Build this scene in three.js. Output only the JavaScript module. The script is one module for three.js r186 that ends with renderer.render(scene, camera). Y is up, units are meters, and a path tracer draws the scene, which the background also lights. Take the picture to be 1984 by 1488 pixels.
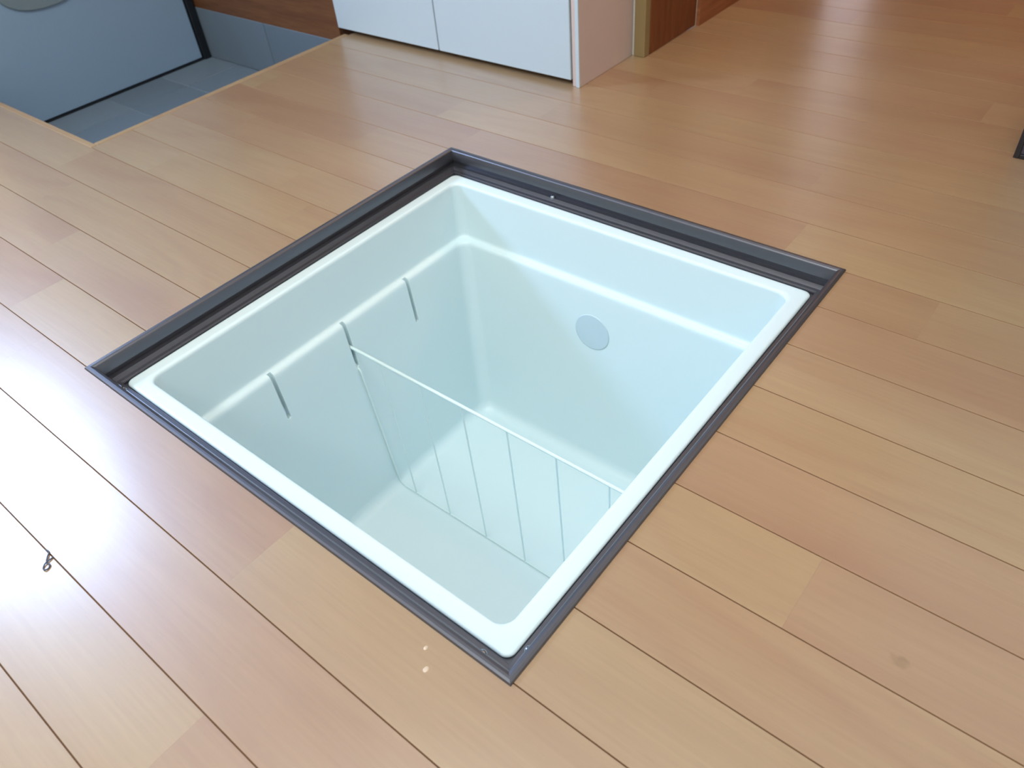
import * as THREE from 'three';
import { mergeGeometries, mergeVertices, toCreasedNormals } from 'three/addons/utils/BufferGeometryUtils.js';
import { RoundedBoxGeometry } from 'three/addons/geometries/RoundedBoxGeometry.js';
import { RectAreaLightUniformsLib } from 'three/addons/lights/RectAreaLightUniformsLib.js';
import { Brush, Evaluator, SUBTRACTION } from 'three-bvh-csg';

// ------------------------------------------------------------------ camera, light, exposure
const scene = new THREE.Scene();
const camera = new THREE.PerspectiveCamera(52.863, 1984 / 1488, 0.02, 40);
camera.position.set(0.81301, 0.53838, 0.17475);
camera.up.set(-0.38189, 0.73008, -0.56669);
camera.lookAt(0.31166, -0.14038, -0.36184);
camera.focus = 0.78;
camera.userData.fStop = 9;
scene.add(camera);

const renderer = new THREE.WebGLRenderer({ antialias: true });
renderer.toneMapping = THREE.LinearToneMapping;
renderer.toneMappingExposure = 0.61;
renderer.shadowMap.enabled = true;
scene.background = new THREE.Color(0.55, 0.7, 0.9);           // daylight outside the closed rooms
RectAreaLightUniformsLib.init();

const LAMPS = [[0.55, 2.32, 0.25], [0.55, 2.32, 1.55]], LAMP_SIZE = [1.2, 0.5];  // kitchen ceiling lamp, plus a second added to broaden light in the tub
const WINDOW = { z0: -0.10, z1: 0.24, y0: 0.79, y1: 1.10 };    // frosted window beside the back door
function areaLight(name, color, intensity, w, h, pos, target) {
  const l = new THREE.RectAreaLight(color, intensity, w, h);
  l.name = name; l.position.set(...pos); l.lookAt(...target); scene.add(l); return l;
}
for (const p of LAMPS) areaLight('ceiling_lamp_light', new THREE.Color(0.92, 1.0, 1.0), 19.5, LAMP_SIZE[0], LAMP_SIZE[1], p, [p[0], 0, p[2]]);
areaLight('window_daylight', new THREE.Color(0.42, 0.62, 1.0), 145, WINDOW.z1 - WINDOW.z0 - 0.02, WINDOW.y1 - WINDOW.y0 - 0.02,
  [-1.165, (WINDOW.y0 + WINDOW.y1) / 2, (WINDOW.z0 + WINDOW.z1) / 2], [1, (WINDOW.y0 + WINDOW.y1) / 2, (WINDOW.z0 + WINDOW.z1) / 2]);
const HALL_LAMP = [0.75, 2.2, -2.1];
const hallLight = new THREE.PointLight(new THREE.Color(1.0, 0.55, 0.28), 2.4);
hallLight.name = 'hall_lamp_light'; hallLight.position.set(...HALL_LAMP); hallLight.shadow.radius = 4; hallLight.castShadow = true; scene.add(hallLight);

// ------------------------------------------------------------------ helpers
function rng(seed) { let s = seed >>> 0; return () => { s = (s + 0x6D2B79F5) >>> 0; let t = Math.imul(s ^ (s >>> 15), 1 | s); t = (t + Math.imul(t ^ (t >>> 7), 61 | t)) ^ t; return ((t ^ (t >>> 14)) >>> 0) / 4294967296; }; }
const taken = {};
function numbered(n) { const k = taken[n] = (taken[n] ?? -1) + 1; return k ? `${n}_${String(k).padStart(3, '0')}` : n; }
function mesh(name, geo, mat, parent) {
  const m = new THREE.Mesh(geo, mat); m.name = name; m.castShadow = m.receiveShadow = true; parent.add(m); return m;
}
function thing(name, label, category, pos = [0, 0, 0], group) {
  const g = new THREE.Group(); g.name = numbered(name); g.position.set(...pos); scene.add(g);
  g.userData = { label, category }; if (group) g.userData.group = group; return g;
}
function struct(name, label, category) {
  const g = new THREE.Group(); g.name = name; scene.add(g); g.userData = { label, category, kind: 'structure' }; return g;
}
function slab(x0, x1, y0, y1, z0, z1, bevel = 0) {
  const w = x1 - x0, h = y1 - y0, d = z1 - z0;
  const g = bevel ? new RoundedBoxGeometry(w, h, d, 2, bevel) : new THREE.BoxGeometry(w, h, d);
  g.translate((x0 + x1) / 2, (y0 + y1) / 2, (z0 + z1) / 2);
  return metreUV(g.index ? g.toNonIndexed() : g);
}
function metreUV(g) {       // uv in metres, taken from the face each triangle lies in
  const p = g.attributes.position, n = g.attributes.normal, uv = new Float32Array(p.count * 2);
  for (let i = 0; i < p.count; i += 3) {
    let ax = 0, ay = 0, az = 0;
    for (let k = 0; k < 3; k++) { ax += Math.abs(n.getX(i + k)); ay += Math.abs(n.getY(i + k)); az += Math.abs(n.getZ(i + k)); }
    for (let k = 0; k < 3; k++) {
      const x = p.getX(i + k), y = p.getY(i + k), z = p.getZ(i + k);
      const [u, v] = ay >= ax && ay >= az ? [x, z] : ax >= az ? [z, y] : [x, y];
      uv[(i + k) * 2] = u; uv[(i + k) * 2 + 1] = v;
    }
  }
  g.setAttribute('uv', new THREE.BufferAttribute(uv, 2)); return g;
}
function wireGeo(points, r, seg = 24, tension = 0.5) {
  const c = new THREE.CatmullRomCurve3(points.map((p) => new THREE.Vector3(...p)), false, 'catmullrom', tension);
  const g = new THREE.TubeGeometry(c, seg, r, 10, false);
  const caps = [0, 1].map((t) => { const s = new THREE.SphereGeometry(r, 10, 6); const p = c.getPoint(t); s.translate(p.x, p.y, p.z); return s; });
  return mergeGeometries([g, ...caps]);
}
// ---- periodic value noise
function makeNoise(seed) {
  const r = rng(seed), T = new Float32Array(65536); for (let i = 0; i < 65536; i++) T[i] = r();
  return (x, y, px, py) => {
    const xi = Math.floor(x), yi = Math.floor(y), fx = x - xi, fy = y - yi, sx = fx * fx * (3 - 2 * fx), sy = fy * fy * (3 - 2 * fy);
    const g = (a, b) => T[((((a % px) + px) % px) * 131 + (((b % py) + py) % py) * 7919) & 65535];
    const a = g(xi, yi), b = g(xi + 1, yi), c = g(xi, yi + 1), d = g(xi + 1, yi + 1);
    return a + (b - a) * sx + (c - a) * sy + (a - b - c + d) * sx * sy;
  };
}
function dataTexture(w, h, fn, srgb, repX, repY) {
  const d = new Uint8Array(w * h * 4);
  for (let j = 0; j < h; j++) for (let i = 0; i < w; i++) { const c = fn(i / w, j / h); const o = (j * w + i) * 4; for (let k = 0; k < 3; k++) d[o + k] = Math.max(0, Math.min(255, c[k])); d[o + 3] = 255; }
  const t = new THREE.DataTexture(d, w, h); t.wrapS = t.wrapT = THREE.RepeatWrapping; t.magFilter = THREE.LinearFilter; t.minFilter = THREE.LinearMipmapLinearFilter; t.generateMipmaps = true;
  if (srgb) t.colorSpace = THREE.SRGBColorSpace; t.repeat.set(repX, repY); t.needsUpdate = true; return t;
}
// ------------------------------------------------------------------ materials
// flooring: 1.6 m along the grain by 0.6 m across
const nz = makeNoise(11);
const floorWood = dataTexture(1536, 1024, (u, v) => {
  const warp = nz(u * 5, v * 7, 5, 7) * 0.6 + nz(u * 11, v * 15, 11, 15) * 0.2;
  const rings = 0.5 + 0.5 * Math.sin((v * 12 + warp * 4.6) * Math.PI * 2);                  // slow growth bands, bent into arches
  const patch = nz(u * 4 + 3, v * 9 + 5, 4, 9), blush = nz(u * 7 + 1, v * 13 + 2, 7, 13);
  const fibre = nz(u * 22, v * 260, 22, 260) * 0.6 + nz(u * 60, v * 560, 60, 560) * 0.4;
  const pore = Math.max(0, nz(u * 110, v * 760, 110, 760) - 0.8) * 4;
  const t = (rings * rings - 0.35) * (0.15 + 0.85 * patch) * 0.42 + (patch - 0.5) * 0.8 + (blush - 0.5) * 0.5;
  const f = (fibre - 0.5) * 8 - pore * 4;
  return [160 - t * 9 + f, 129 - t * 14 + f, 95 - t * 10 + f * 0.8];
}, true, 1 / 1.6, 1 / 0.6);
const floorGloss = dataTexture(512, 512, (u, v) => {
  const a = nz(u * 9, v * 9, 9, 9) * 0.5 + nz(u * 34, v * 60, 34, 60) * 0.3 + nz(u * 90, v * 200, 90, 200) * 0.2;
  const g = 205 + a * 50; return [g, g, g];
}, false, 1 / 0.7, 1 / 0.7);
const floorTints = [[1, 1, 1], [0.96, 0.90, 0.90], [1.0, 1.0, 0.95], [0.93, 0.85, 0.85], [1.0, 0.97, 0.94], [0.97, 0.94, 0.91]];
const plankMats = floorTints.map(([r, g, b]) => new THREE.MeshPhysicalMaterial({
  map: floorWood, color: new THREE.Color(r, g, b), roughness: 0.46, roughnessMap: floorGloss, specularIntensity: 1.0, ior: 1.85, clearcoat: 1, clearcoatRoughness: 0.26,
}));
const sideMat = new THREE.MeshStandardMaterial({ color: '#a07a58', roughness: 0.8 });
const grooveMat = new THREE.MeshStandardMaterial({ color: '#7a5a40', roughness: 0.9 });
const wn = makeNoise(29);
const brownWood = dataTexture(512, 512, (u, v) => {
  const w = wn(u * 3, v * 8, 3, 8) * 0.6, g = 0.5 + 0.5 * Math.sin((v * 14 + w * 4) * 6.283), f = wn(u * 30, v * 220, 30, 220) - 0.5;
  const t = g * 0.5 + f * 0.9; return [152 - t * 22, 98 - t * 20, 58 - t * 14];
}, true, 1, 1.6);
const veneer = new THREE.MeshStandardMaterial({ map: brownWood, color: new THREE.Color(0.55, 0.55, 0.55), roughness: 0.5 });
const brownTurned = brownWood.clone(); brownTurned.rotation = Math.PI / 2; brownTurned.needsUpdate = true;
const jambWood = new THREE.MeshStandardMaterial({ map: brownTurned, color: new THREE.Color(0.6, 0.46, 0.36), roughness: 0.45 });
const nosingWood = new THREE.MeshStandardMaterial({ map: floorWood, roughness: 0.4 });
const skirtMat = new THREE.MeshStandardMaterial({ map: brownWood, color: new THREE.Color(1.0, 0.95, 1.05), roughness: 0.5 });
const jambFrontLitMat = new THREE.MeshStandardMaterial({ color: '#8f7a52', roughness: 0.6 });  // brown jamb wood with the cool light on its front put into the colour
const pn = makeNoise(47);
const paperBump = dataTexture(256, 256, (u, v) => { const g = 128 + (pn(u * 60, v * 60, 60, 60) - 0.5) * 120 + (pn(u * 120, v * 120, 120, 120) - 0.5) * 90; return [g, g, g]; }, false, 4, 4);
const wallpaper = new THREE.MeshStandardMaterial({ color: '#e6dfd6', roughness: 0.9, bumpMap: paperBump, bumpScale: 0.0006 });
const ceilingMat = new THREE.MeshStandardMaterial({ color: '#ece9e4', roughness: 0.95, bumpMap: paperBump, bumpScale: 0.0006 });
const cabinetWhite = new THREE.MeshPhysicalMaterial({ color: '#bfccd3', roughness: 0.35 });
const tubPlastic = new THREE.MeshPhysicalMaterial({ color: '#dceced', roughness: 0.36 });
const discMat = new THREE.MeshStandardMaterial({ color: '#c3d6dc', roughness: 0.55 });
const wireMat = new THREE.MeshStandardMaterial({ color: '#dff0ee', roughness: 0.3 });
const frameMetal = new THREE.MeshPhysicalMaterial({ color: '#6c6c72', metalness: 0.9, roughness: 0.42 });
const screwMat = new THREE.MeshStandardMaterial({ color: '#9aa0a6', metalness: 1, roughness: 0.25 });
const darkPaint = new THREE.MeshStandardMaterial({ color: '#10151c', roughness: 0.5 });
const tileMat = [0, 1, 2].map((i) => new THREE.MeshStandardMaterial({ color: ['#6d7a86', '#697682', '#717e89'][i], roughness: 0.55, bumpMap: paperBump, bumpScale: 0.0004 }));
const groutMat = new THREE.MeshStandardMaterial({ color: '#828f98', roughness: 0.9 });
const doorMat = new THREE.MeshStandardMaterial({ color: '#8ba3bb', roughness: 0.45, bumpMap: paperBump, bumpScale: 0.0002 });

// ------------------------------------------------------------------ floor planks
const S = 0.616, Z0 = -0.0034, P = 0.07618;      // hatch side; first joint; strip pitch
const H = { x0: 0.004, x1: 0.612, z0: Z0 - 8 * P, z1: Z0 };   // hole in the boards under the frame's flange
const EDGE_X = -0.5585, EDGE_Z = -0.3185, ENTRY_BACK = -0.897, ENTRY_Y = -0.142;
const floor = struct('floor', 'glossy light brown wooden strip floor around the open hatch', 'floor');
function plankGeo(x0, x1, z0, z1, ox, oz) {
  const g = 0.0005, c = 0.0002, t = 0.012; z0 += g; z1 -= g; x0 += 0.00003; x1 -= 0.00003;
  const geo = new THREE.BufferGeometry();
  const pr = [[z0, -t], [z0, -c], [z0 + c, 0], [z1 - c, 0], [z1, -c], [z1, -t]], pos = [], uv = [];
  const tri = (...v) => v.forEach((a) => { pos.push(...a); uv.push(a[0] + ox, a[2] + oz); });
  for (let i = 0; i < pr.length; i++) {
    const a = pr[i], b = pr[(i + 1) % pr.length];
    const A = [x0, a[1], a[0]], B = [x1, a[1], a[0]], C = [x1, b[1], b[0]], D = [x0, b[1], b[0]];
    if (i === 2) geo.addGroup(0, pos.length / 3, 1);
    tri(A, C, B); tri(A, D, C);
    if (i === 2) { geo.addGroup(pos.length / 3 - 6, 6, 0); }
  }
  for (let i = 1; i < pr.length - 1; i++) { tri(...[0, i + 1, i].map((k) => [x0, pr[k][1], pr[k][0]])); tri(...[0, i, i + 1].map((k) => [x1, pr[k][1], pr[k][0]])); }
  geo.addGroup(18, pos.length / 3 - 18, 1);
  geo.setAttribute('position', new THREE.Float32BufferAttribute(pos, 3)); geo.setAttribute('uv', new THREE.Float32BufferAttribute(uv, 2));
  geo.computeVertexNormals();
  return geo;
}
const KNOWN = { 0: [-0.56, -0.1, 0.37, 0.96], '-3': [-0.45, 0.0, 0.75, 1.2], '-9': [-0.5, 0.0, 0.54, 0.9], '-5': [-0.379, -0.06, 1.0], '-6': [-0.6, -0.147, 0.98], '-7': [-0.384, 0.9], '-8': [-0.157, 0.72], '-4': [-0.53, 0.0, 1.3], '-2': [-0.3, 0.2, 1.35], '-1': [-0.7, -0.2, 1.28], 1: [-0.4, 0.12, 0.66, 1.2], 2: [-0.1, 0.45, 0.9], 3: [0.2, 0.62], '-11': [0.055, 0.505], '-13': [0.157, 0.62] };
const TONE = { '0:0.37': 2, '0:-0.1': 1, '-3:0': 2, '-3:0.75': 3, '-4:0': 3, '-5:-0.379': 2, '-5:-0.06': 2, '-2:0.2': 4, '-1:-0.2': 2, '-9:0': 3, '-9:0.54': 2, '1:0.12': 1, '1:0.66': 1, '-6:-0.147': 0 };
{
  const r = rng(5), rest = [], HALL_X0 = 0.0707, KX1 = 2.3;
  for (let k = -38; k <= 28; k++) {
    const z0 = Z0 + k * P, z1 = z0 + P, zm = (z0 + z1) / 2;
    if (zm > 2.2) continue;
    let spans;
    if (z1 > -1.1 && zm < EDGE_Z) spans = [[EDGE_X + 0.013, KX1]];
    else if (zm < -1.08) spans = [[HALL_X0, 1.5]];
    else spans = [[-1.145, KX1]];
    if (k >= -8 && k < 0) spans = [[spans[0][0], H.x0], [H.x1, spans[0][1]]];
    let cuts = (KNOWN[k] || []).slice();
    let x = cuts.length ? cuts[0] : -0.9 + r() * 0.5; if (!cuts.length) cuts.push(x);
    while (cuts[cuts.length - 1] < 2.3) cuts.push(cuts[cuts.length - 1] + 0.42 + r() * 0.48);
    while (cuts[0] > -1.2) cuts.unshift(cuts[0] - 0.42 - r() * 0.48);
    for (let i = 0; i + 1 < cuts.length; i++) {
      const ox = r() * 8, oz = r() * 5, mt = TONE[`${k}:${cuts[i]}`] ?? Math.floor(r() * plankMats.length);
      for (const [a, b] of spans) {
        const xa = Math.max(cuts[i], a), xb = Math.min(cuts[i + 1], b); if (xb - xa < 0.01) continue;
        const geo = plankGeo(xa, xb, z0, z1, ox, oz);
        // pieces in view are single boards, those behind the camera are joined
        const near = xa < 1.25 && zm < 0.36 && zm > -2.2 && !(xa > 0.9 && zm < -0.9);
        if (near) mesh('plank', geo, [plankMats[mt], sideMat], floor); else { geo.clearGroups(); rest.push(geo); }
      }
    }
  }
  const m = mesh('plank_field', mergeGeometries(rest), plankMats[0], floor); m.userData.kind = 'stuff';
  // dark sheet in the joints, with the hatch hole and the entry well left open
  const sub = [
    slab(-1.145, H.x0 - 0.001, -0.03, -0.0022, EDGE_Z + 0.012, 2.2), slab(H.x1 + 0.001, 2.3, -0.03, -0.0022, -1.1, 2.2),
    slab(H.x0 - 0.001, H.x1 + 0.001, -0.03, -0.0022, H.z1 + 0.001, 2.2), slab(EDGE_X + 0.013, H.x0 - 0.001, -0.03, -0.0022, -1.066, EDGE_Z + 0.012),
    slab(H.x0 - 0.001, H.x1 + 0.001, -0.03, -0.0022, -1.1, H.z0 - 0.001), slab(0.0707, 1.5, -0.03, -0.0022, -2.95, -1.1),
  ];
  mesh('underlay', mergeGeometries(sub), grooveMat, floor);
}
// ------------------------------------------------------------------ walls, ceiling
const wallLeft = struct('wall_left', 'pale papered wall holding the grey back door and a frosted window', 'wall');
const XW = -1.145;
[[[XW - 0.12, XW, -0.2, 2.4, EDGE_Z - 0.004, WINDOW.z0]], [[XW - 0.12, XW, -0.2, WINDOW.y0, WINDOW.z0, WINDOW.z1]], [[XW - 0.12, XW, WINDOW.y1, 2.4, WINDOW.z0, WINDOW.z1]], [[XW - 0.12, XW, -0.2, 2.4, WINDOW.z1, 2.3]], [[XW - 0.12, XW, 1.98, 2.4, -0.9, EDGE_Z - 0.004]], [[XW - 0.12, XW, -0.2, 2.4, -1.07, -0.9]]]
  .forEach(([b]) => mesh('wall_panel', slab(...b), wallpaper, wallLeft));
const wallBack = struct('wall_back', 'papered wall between kitchen and hall behind the white cabinet', 'wall');
mesh('wall_panel', slab(-1.145, 0.056, -0.03, 2.4, -1.243, -1.066), wallpaper, wallBack);
mesh('wall_panel', slab(0.705, 2.3, -0.0, 2.4, -1.243, -1.066), wallpaper, wallBack);
mesh('wall_panel', slab(0.056, 0.705, 2.05, 2.4, -1.243, -1.066), wallpaper, wallBack);
const wallRight = struct('wall_right', 'papered kitchen wall to the right of the hatch', 'wall');
mesh('wall_panel', slab(2.3, 2.42, -0.03, 2.4, -1.243, 2.32), wallpaper, wallRight);
const wallFront = struct('wall_front', 'papered kitchen wall facing the white cabinet', 'wall');
mesh('wall_panel', slab(-1.265, 2.3, -0.03, 2.4, 2.2, 2.32), wallpaper, wallFront);
const ceiling = struct('ceiling', 'off white papered ceiling', 'ceiling');
mesh('ceiling_panel', slab(-1.265, 2.42, 2.4, 2.5, -3.1, 2.32), ceilingMat, ceiling);
// hall beyond the doorway
const wallHall = struct('wall_hall', 'hall wall beyond the doorway with a brown skirting board', 'wall');
mesh('wall_panel', slab(-0.03, 0.0715, 0, 2.4, -2.95, -1.2475), wallpaper, wallHall);
mesh('skirting', slab(0.0715, 0.079, 0, 0.16, -1.60, -1.2476), skirtMat, wallHall);
const hallDoor = struct('door_2', 'brown wooden door in the hall wall', 'door');
mesh('door_leaf', slab(0.0715, 0.09, 0.004, 2.0, -1.885, -1.60), veneer, hallDoor);
const hallDoor2 = struct('door_3', 'brown wooden door near the end of the hall', 'door');
mesh('door_leaf', slab(0.0715, 0.09, 0.004, 2.0, -2.94, -2.3), veneer, hallDoor2);
const hallEnd = struct('wall_hall_end', 'wood panelled end wall of the hall', 'wall');
mesh('wall_panel', slab(-0.03, 1.6, 0, 2.4, -3.05, -2.95), veneer, hallEnd);
const hallSide = struct('wall_hall_right', 'papered wall on the far side of the hall', 'wall');
mesh('wall_panel', slab(1.5, 1.6, 0, 2.4, -2.95, -1.243), wallpaper, hallSide);
const glowPanel = struct('window_2', 'tall glowing panel added to the hall wall for a pale streak on the floor', 'window');  // unseen glowing panel, added so the hall floor reflects a pale streak
mesh('pane', slab(0.0715, 0.0745, 0.02, 2.0, -2.28, -1.905), new THREE.MeshStandardMaterial({ color: '#dfe8f0', roughness: 0.6, emissive: new THREE.Color(0.8, 0.85, 1.0), emissiveIntensity: 0.8 }), glowPanel);
areaLight('added_glow_panel_light', new THREE.Color(0.8, 0.85, 1.0), 0.5, 0.36, 1.9, [0.077, 1.0, -2.09], [1, 1.0, -2.09]);  // light added along with the glowing panel
// doorway lining
const jamb = struct('trim_1', 'reddish brown wooden door lining beside the white cabinet', 'door frame');
mesh('jamb', slab(0.0585, 0.0713, 0, 2.05, -1.2475, -1.0795, 0.0015), jambWood, jamb);
mesh('jamb_front_lit', slab(0.0478, 0.0705, 0, 2.05, -1.0795, -1.0622, 0.0015), jambFrontLitMat, jamb);  // front face of the jamb, its cool lighting painted in as tan
const jamb2 = struct('trim_2', 'reddish brown wooden door lining on the far side of the doorway', 'door frame');
mesh('jamb', slab(0.69, 0.704, 0, 2.05, -1.247, -1.062, 0.0015), jambWood, jamb2);
mesh('head', slab(0.0705, 0.69, 2.035, 2.05, -1.247, -1.062), jambWood, jamb2);

// ------------------------------------------------------------------ entry well by the back door
const well = struct('floor_entry', 'sunken grey tiled entry floor in front of the back door', 'floor');
{
  mesh('grout_bed', slab(-1.26, EDGE_X + 0.012, ENTRY_Y - 0.03, ENTRY_Y - 0.0015, -0.92, EDGE_Z + 0.012), groutMat, well);
  const r = rng(3), w = 0.148, gap = 0.0025;
  for (let i = 0; i < 5; i++) for (let j = 0; j < 4; j++) {
    const x1 = EDGE_X - i * (w + gap), x0 = Math.max(x1 - w, -1.25), z0 = ENTRY_BACK + 0.001 + j * (w + gap), z1 = Math.min(z0 + w, EDGE_Z);
    mesh('tile', slab(x0, x1, ENTRY_Y - 0.008, ENTRY_Y, z0, z1, 0.0015), tileMat[Math.floor(r() * 3)], well);
  }
}
const wallEntry = struct('wall_entry', 'brown wood panelled wall above grey tile skirting beside the back door', 'wall');
mesh('wood_panel', slab(XW + 0.001, -0.578, -0.021, 2.4, -1.064, -0.899, 0.001), veneer, wallEntry);
mesh('skirting_bed', slab(XW + 0.001, -0.56, ENTRY_Y - 0.02, -0.0215, -0.95, -0.8995), groutMat, wallEntry);
for (const [a, b, i] of [[-1.143, -0.8515, 0], [-0.849, -0.561, 1]]) mesh('tile', slab(a, b, ENTRY_Y, -0.0205, -0.906, ENTRY_BACK, 0.0012), tileMat[i], wallEntry);
const nose = struct('trim_3', 'wooden nosing along the edge of the step down to the entry', 'trim');
mesh('nosing', slab(EDGE_X, EDGE_X + 0.0125, ENTRY_Y, 0.0008, ENTRY_BACK + 0.001, EDGE_Z, 0.002), nosingWood, nose);
mesh('nosing', slab(XW, EDGE_X + 0.0125, ENTRY_Y, 0.0008, EDGE_Z, EDGE_Z + 0.0115, 0.002), nosingWood, nose);
// back door
const backDoor = struct('door_1', 'plain grey blue back door with a black seal along its edge', 'door');
mesh('door_leaf', slab(-1.17, -1.13, ENTRY_Y + 0.005, 1.95, -0.874, EDGE_Z - 0.012, 0.002), doorMat, backDoor);
mesh('door_seal', slab(-1.165, -1.122, ENTRY_Y, 1.97, -0.8955, -0.876, 0.002), darkPaint, backDoor);
mesh('threshold_seal', slab(-1.165, -1.127, ENTRY_Y, ENTRY_Y + 0.004, -0.876, EDGE_Z - 0.006), darkPaint, backDoor);
{
  const sh = new THREE.Shape(); sh.moveTo(-0.1, 0.2); sh.lineTo(-0.1, 0.06); sh.quadraticCurveTo(-0.095, 0.0, 0, 0); sh.quadraticCurveTo(0.095, 0, 0.1, 0.06); sh.lineTo(0.1, 0.2); sh.quadraticCurveTo(0.1, 0.22, 0.08, 0.22); sh.lineTo(-0.08, 0.22); sh.quadraticCurveTo(-0.1, 0.22, -0.1, 0.2);
  const g = new THREE.ExtrudeGeometry(sh, { depth: 0.004, bevelEnabled: true, bevelSize: 0.002, bevelThickness: 0.002, bevelSegments: 2, curveSegments: 10 });
  g.rotateY(Math.PI / 2); g.translate(-1.131, 0.078, -0.565);
  const m = mesh('kick_pad', g, new THREE.MeshStandardMaterial({ color: '#77868d', roughness: 0.7 }), backDoor); m.userData.label = 'olive grey rounded pad on the door';
}
// window
const win = struct('window_1', 'small frosted window glowing with daylight in the left wall', 'window');
{
  const { z0, z1, y0, y1 } = WINDOW, f = 0.025;
  const frameW = new THREE.MeshStandardMaterial({ color: '#d9dcdd', roughness: 0.4 });
  [[y0, y0 + f * 0.4, z0, z1], [y1 - f * 0.4, y1, z0, z1], [y0 + f * 0.4, y1 - f * 0.4, z0, z0 + f * 0.4], [y0 + f * 0.4, y1 - f * 0.4, z1 - f * 0.4, z1]].forEach(([a, b, c, d]) => mesh('window_frame', slab(XW - 0.06, XW - 0.005, a, b, c, d), frameW, win));
  mesh('pane', slab(XW - 0.034, XW - 0.028, y0 + f * 0.4, y1 - f * 0.4, z0 + f * 0.4, z1 - f * 0.4), new THREE.MeshStandardMaterial({ color: '#dfe8f0', roughness: 0.6, emissive: new THREE.Color(0.42, 0.63, 1.0), emissiveIntensity: 8 }), win);
}
// ------------------------------------------------------------------ lamps
{
  LAMPS.forEach((p, i) => {
  const l = thing('ceiling_lamp', i ? 'second long white ceiling lamp added further from the white cabinet to broaden the light' : 'long white ceiling lamp above the edge of the hatch', 'lamp', [p[0], 2.4, p[2]]);
  mesh('housing', slab(-0.64, 0.64, -0.03, 0, -0.28, 0.28, 0.008), cabinetWhite, l);
  mesh('diffuser', slab(-0.6, 0.6, -0.072, -0.03, -0.25, 0.25, 0.01), new THREE.MeshStandardMaterial({ color: '#ffffff', roughness: 0.6, emissive: new THREE.Color(0.92, 1, 1), emissiveIntensity: 4 }), l);
  });
  const h = thing('hall_lamp', 'warm globe lamp hanging from the hall ceiling', 'lamp', [HALL_LAMP[0], HALL_LAMP[1], HALL_LAMP[2]]);
  mesh('globe', new THREE.SphereGeometry(0.09, 24, 16), new THREE.MeshStandardMaterial({ color: '#fff2e0', roughness: 0.5, emissive: new THREE.Color(1, 0.7, 0.42), emissiveIntensity: 3 }), h);
  mesh('stem', new THREE.CylinderGeometry(0.012, 0.012, 0.115, 12).translate(0, 0.142, 0), screwMat, h);
}
// ------------------------------------------------------------------ white cabinet
{
  const c = thing('low_cabinet', 'slim white cabinet with two plain doors standing on the wooden floor', 'cabinet', [-0.265, 0, -0.98]);
  const L = (x0, x1, y0, y1, z0, z1, b) => slab(x0 + 0.265, x1 + 0.265, y0, y1, z0 + 0.98, z1 + 0.98, b);
  mesh('body', L(-0.574, 0.0285, 0.018, 0.84, -1.062, -0.918), cabinetWhite, c);
  mesh('plinth', L(-0.57, 0.0285, 0.0, 0.018, -1.062, -0.932), new THREE.MeshStandardMaterial({ color: '#5a4a3c', roughness: 0.8 }), c);
  const carcass = new THREE.MeshStandardMaterial({ color: '#cdb9b0', roughness: 0.45 });
  const sp = mesh('side_panel', L(0.0292, 0.0445, 0.0, 0.84, -1.062, -0.8985, 0.001), carcass, c); sp.userData.label = 'pinkish beige side panel';
  mesh('edge_band', L(0.0375, 0.0447, 0.0, 0.84, -0.8985, -0.8962, 0.0008), cabinetWhite, sp);
  mesh('worktop', L(-0.577, 0.047, 0.84, 0.86, -1.062, -0.886, 0.003), cabinetWhite, c);
  for (const [a, b] of [[-0.5755, -0.2855], [-0.2825, 0.0265]]) mesh('cabinet_door', L(a, b, 0.010, 0.83, -0.916, -0.8965, 0.0015), cabinetWhite, c);
}
// dark slim cabinet at the doorway
{
  const c = thing('dark_cabinet', 'slim dark charcoal cabinet with black edging beside the doorway', 'cabinet', [0.9, 0, -1.0]);
  const body = new THREE.MeshStandardMaterial({ color: '#4a4550', roughness: 0.5 }), edge = new THREE.MeshStandardMaterial({ color: '#1c171b', roughness: 0.4 });
  const L = (x0, x1, y0, y1, z0, z1, b) => slab(x0 - 0.9, x1 - 0.9, y0, y1, z0 + 1.0, z1 + 1.0, b);
  mesh('body', L(0.702, 1.098, 0.004, 0.596, -1.058, -0.984), body, c);
  mesh('edge_strip', L(0.698, 0.705, 0, 0.6, -1.06, -0.9805, 0.001), edge, c);
  mesh('edge_strip', L(1.095, 1.102, 0, 0.6, -1.06, -0.9805, 0.001), edge, c);
  mesh('edge_strip', L(0.705, 1.095, 0, 0.006, -1.06, -0.9805, 0.001), edge, c);
  mesh('edge_strip', L(0.705, 1.095, 0.594, 0.6, -1.06, -0.9805, 0.001), edge, c);
}
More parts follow.
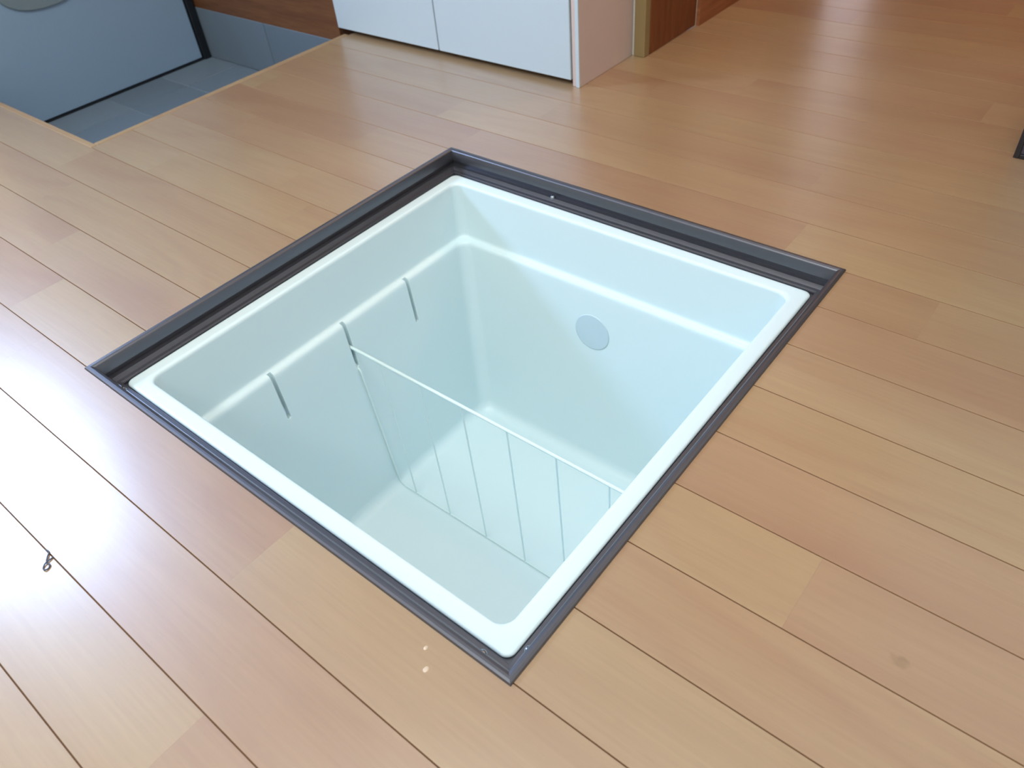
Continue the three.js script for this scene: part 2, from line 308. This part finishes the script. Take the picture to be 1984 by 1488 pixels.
// ------------------------------------------------------------------ hatch frame
{
  const fr = thing('hatch_frame', 'dark metal frame set in the wooden floor around the storage opening', 'hatch frame', [S / 2, 0, -S / 2]);
  const prof = [[0, 0.0003], [0, 0.0012], [0.0009, 0.0025], [0.0028, 0.0033], [0.005, 0.0031], [0.0072, 0.0021], [0.0086, 0.0002], [0.0092, -0.003], [0.0096, -0.0128], [0.0090, -0.0136], [0.0074, -0.0140], [0.0072, -0.0192], [0.0140, -0.0196], [0.0144, -0.0188], [0.0156, -0.0186], [0.0161, -0.0192], [0.0165, -0.0236], [0.0170, -0.0242], [0.0212, -0.0245], [0.0216, -0.0250], [0.0218, -0.0305], [0.036, -0.0307], [0.036, -0.0335], [0.0062, -0.0335], [0.006, 0.0003]];
  const side = (() => {
    const pos = [], n = prof.length, q = [];
    for (let i = 0; i < n; i++) {
      const [d0, y0] = prof[i], [d1, y1] = prof[(i + 1) % n], h = S / 2;
      const A = [-h + d0, y0, h - d0], B = [h - d0, y0, h - d0], C = [h - d1, y1, h - d1], D = [-h + d1, y1, h - d1];
      pos.push(...A, ...B, ...C, ...A, ...C, ...D);
    }
    const g = new THREE.BufferGeometry(); g.setAttribute('position', new THREE.Float32BufferAttribute(pos, 3));
    return toCreasedNormals(g, 0.7);
  })();
  for (let i = 0; i < 4; i++) { const m = mesh('frame_rail', side, frameMetal, fr); m.rotation.y = i * Math.PI / 2; }
  const scr = new THREE.LatheGeometry([[0, 0.0034], [0.002, 0.0032], [0.0034, 0.002], [0.004, 0], [0.004, -0.001]].map((p) => new THREE.Vector2(...p)), 16);
  for (const [x, z] of [[0.575, -0.0135], [0.6025, -0.0375], [0.043, -0.0135], [0.205, -0.6025]]) { const m = mesh('screw', scr, screwMat, fr); m.position.set(x - S / 2, -0.0190, z + S / 2); }
}
// ------------------------------------------------------------------ storage tub
const wallInset = (y) => 0.0565 + (0.0765 - 0.0565) * (-0.124 - y) / (0.435 - 0.124);
{
  const tub = thing('storage_tub', 'pale mint white plastic storage tub sunk into the floor hatch', 'storage tub', [S / 2, 0, -S / 2]);
  const rings = [                                                   // inset, height, corner radius: outside up, over the rim, inside down
    [0.105, -0.4575, 0.03], [0.080, -0.4575, 0.03], [0.072, -0.45, 0.03], [0.0435, -0.124, 0.02], [0.040, -0.118, 0.02], [0.0395, -0.034, 0.018], [0.0375, -0.0302, 0.016], [0.0255, -0.0302, 0.009],
    [0.0243, -0.0295, 0.009], [0.0240, -0.0280, 0.009], [0.0245, -0.0265, 0.009], [0.0262, -0.0257, 0.010], [0.0285, -0.0255, 0.011], [0.0385, -0.0255, 0.013], [0.0410, -0.0258, 0.0135], [0.0426, -0.0268, 0.014], [0.0434, -0.0285, 0.014], [0.0436, -0.031, 0.014],
    [0.0455, -0.109, 0.015], [0.0457, -0.112, 0.015], [0.0463, -0.1140, 0.0155], [0.0478, -0.1155, 0.016], [0.0500, -0.1162, 0.0165], [0.0525, -0.1167, 0.017], [0.0545, -0.1180, 0.0175], [0.0558, -0.1203, 0.018], [0.0564, -0.124, 0.018], [0.0567, -0.128, 0.018],
    [0.0763, -0.432, 0.022], [0.0768, -0.436, 0.022], [0.0788, -0.4425, 0.021], [0.0830, -0.4475, 0.02], [0.0885, -0.4502, 0.018], [0.094, -0.4510, 0.015], [0.110, -0.4512, 0.012]];
  const NC = 7, ringPts = (a, y, r) => {
    const h = S / 2 - a, out = [];
    for (let c = 0; c < 4; c++) for (let k = 0; k <= NC; k++) { const t = (c + k / NC) * Math.PI / 2, sx = [1, -1, -1, 1][c], sz = [1, 1, -1, -1][c]; out.push([sx * (h - r) + r * Math.cos(t), y, sz * (h - r) + r * Math.sin(t)]); }
    return out;
  };
  const pos = [], idx = [], M = 4 * (NC + 1);
  rings.forEach((q) => ringPts(...q).forEach((p) => pos.push(...p)));
  for (let i = 0; i + 1 < rings.length; i++) for (let k = 0; k < M; k++) { const a = i * M + k, b = i * M + (k + 1) % M, c = a + M, d = b + M; idx.push(a, c, b, b, c, d); }
  const c0 = pos.length / 3; pos.push(0, -0.4575, 0); const c1 = c0 + 1; pos.push(0, -0.4512, 0);
  for (let k = 0; k < M; k++) { idx.push(c0, k, (k + 1) % M); const o = (rings.length - 1) * M; idx.push(c1, o + (k + 1) % M, o + k); }
  let g = new THREE.BufferGeometry(); g.setAttribute('position', new THREE.Float32BufferAttribute(pos, 3)); g.setIndex(idx); g.computeVertexNormals();
  g.setAttribute('uv', new THREE.Float32BufferAttribute(new Float32Array(pos.length / 3 * 2), 2));
  let brush = new Brush(g, tubPlastic); const ev = new Evaluator(); ev.useGroups = false;
  for (const z of [-0.178, -0.306, -0.432]) for (const sx of [-1, 1]) {
    const sh = new THREE.Shape(), w = 0.0029, top = 0.02, bot = -0.0745; sh.moveTo(-w, top); sh.lineTo(-w, bot + w); sh.absarc(0, bot + w, w, Math.PI, 2 * Math.PI, false); sh.lineTo(w, top); sh.closePath();
    const sg = new THREE.ExtrudeGeometry(sh, { depth: 0.03, bevelEnabled: false, curveSegments: 8 }); sg.rotateY(Math.PI / 2); sg.translate(0, -0.1195, 0); if (sx > 0) sg.rotateY(Math.PI);
    const b = new Brush(sg, tubPlastic); b.position.set(sx * (S / 2 - 0.0488), 0, z + S / 2); b.updateMatrixWorld(); brush.updateMatrixWorld();
    brush = ev.evaluate(brush, b, SUBTRACTION);
  }
  mesh('tub_shell', brush.geometry, tubPlastic, tub);
  const disc = new THREE.LatheGeometry([[0, 0.0010], [0.0285, 0.0010], [0.0298, 0.0006], [0.030, -0.0012]].map((p) => new THREE.Vector2(...p)), 40);
  const y = -0.190, d = mesh('round_plate', disc, discMat, tub); d.position.set(0.3035 - S / 2, y, -S / 2 + wallInset(y)); d.rotation.x = Math.PI / 2 - Math.atan(0.02 / 0.311);
  d.userData.label = 'round grey blue disc on the tub wall';
}
// ------------------------------------------------------------------ wire divider
{
  const d = thing('wire_divider', 'thin white wire divider hooked across the middle of the tub', 'divider', [S / 2, -0.4512, -0.306]);
  const W = (pts, r, n, t) => wireGeo(pts.map(([x, y, z]) => [x - S / 2, y + 0.4512, z + 0.306]), r, n, t);
  const zb = -0.3115, yb = -0.4492;
  mesh('top_rod', W([[0.0515, -0.158, -0.306], [0.12, -0.158, -0.306], [S - 0.12, -0.158, -0.306], [S - 0.0515, -0.158, -0.306]], 0.0024, 16), wireMat, d);
  mesh('bottom_rail', W([[0.092, yb, zb], [S / 2, yb, zb], [S - 0.092, yb, zb]], 0.0014, 8), wireMat, d);
  for (const m of [0, 1]) {
    const X = (x) => m ? S - x : x;
    mesh('side_wire', W([[0.0525, -0.160, -0.306], [0.0535, -0.185, -0.306], [0.0585, -0.1945, -0.306], [0.0640, -0.201, -0.306], [0.0655, -0.215, -0.3062], [0.0716, -0.32, -0.309], [0.0785, -0.425, -0.3113], [0.0825, -0.443, zb], [0.092, yb, zb]].map(([x, y, z]) => [X(x), y, z]), 0.0014, 60), wireMat, d);
  }
  for (const k of [-2.5, -1.5, -0.5, 0.5, 1.5, 2.5]) { const x = S / 2 + k * 0.0765; mesh('upright_wire', W([[x, -0.158, -0.3055], [x, -0.3, -0.3085], [x, yb, zb]], 0.00115, 6), wireMat, d); }
}
// ------------------------------------------------------------------ bits on the floor
{
  const hair = thing('hair_curl', 'tiny dark curl of hair lying on a floor board', 'hair', [0.22, 0, 0.155]);
  const pts = [[0.000, -0.006], [0.001, 0.001], [0.004, 0.005], [0.0075, 0.005], [0.008, 0.002], [0.005, -0.0005], [0.001, 0.0005], [-0.004, -0.003], [-0.0085, -0.0065], [-0.0125, -0.006]];
  mesh('strand', wireGeo(pts.map(([a, b], i) => [a, 0.0006 + 0.0005 * (i % 2), b]), 0.0006, 60), new THREE.MeshStandardMaterial({ color: '#54596a', roughness: 0.7 }), hair);
  const kn = makeNoise(71), al = dataTexture(64, 64, (u, v) => { const r = Math.hypot(u - 0.5, v - 0.5) * 2 + (kn(u * 6, v * 6, 6, 6) - 0.5) * 0.5, g = Math.max(0, Math.min(1, (0.8 - r) * 3)) * 45 * (0.6 + 0.4 * kn(u * 14, v * 14, 14, 14)); return [g, g, g]; }, false, 1, 1);
  const knot = new THREE.PlaneGeometry(0.02, 0.014); knot.rotateX(-Math.PI / 2); knot.translate(0.8277, 0.00012, -0.1802);
  const km = mesh('knot', knot, new THREE.MeshPhysicalMaterial({ color: '#8a6a48', roughness: 0.5, clearcoat: 1, clearcoatRoughness: 0.22, alphaMap: al, transparent: true }), floor); km.userData.label = 'small brown knot in a floor board';
  const spot = new THREE.MeshPhysicalMaterial({ color: '#cdb79f', roughness: 0.3 });
  for (const [x, z, r] of [[0.545, 0.0148, 0.0016], [0.557, 0.0272, 0.0021]]) {
    const t = thing('dried_drip', r < 0.002 ? 'smaller pale dried drip on the floor close to the frame corner' : 'larger pale dried drip on the floor near the frame corner', 'drip', [x, 0, z]);
    const g = new THREE.LatheGeometry([[0, 0.0005], [r * 0.5, 0.00042], [r * 0.9, 0.0002], [r, -0.0002]].map((p) => new THREE.Vector2(...p)), 14); g.scale(1, 1, 1.3);
    mesh('drip', g, spot, t);
  }
}
renderer.render(scene, camera);
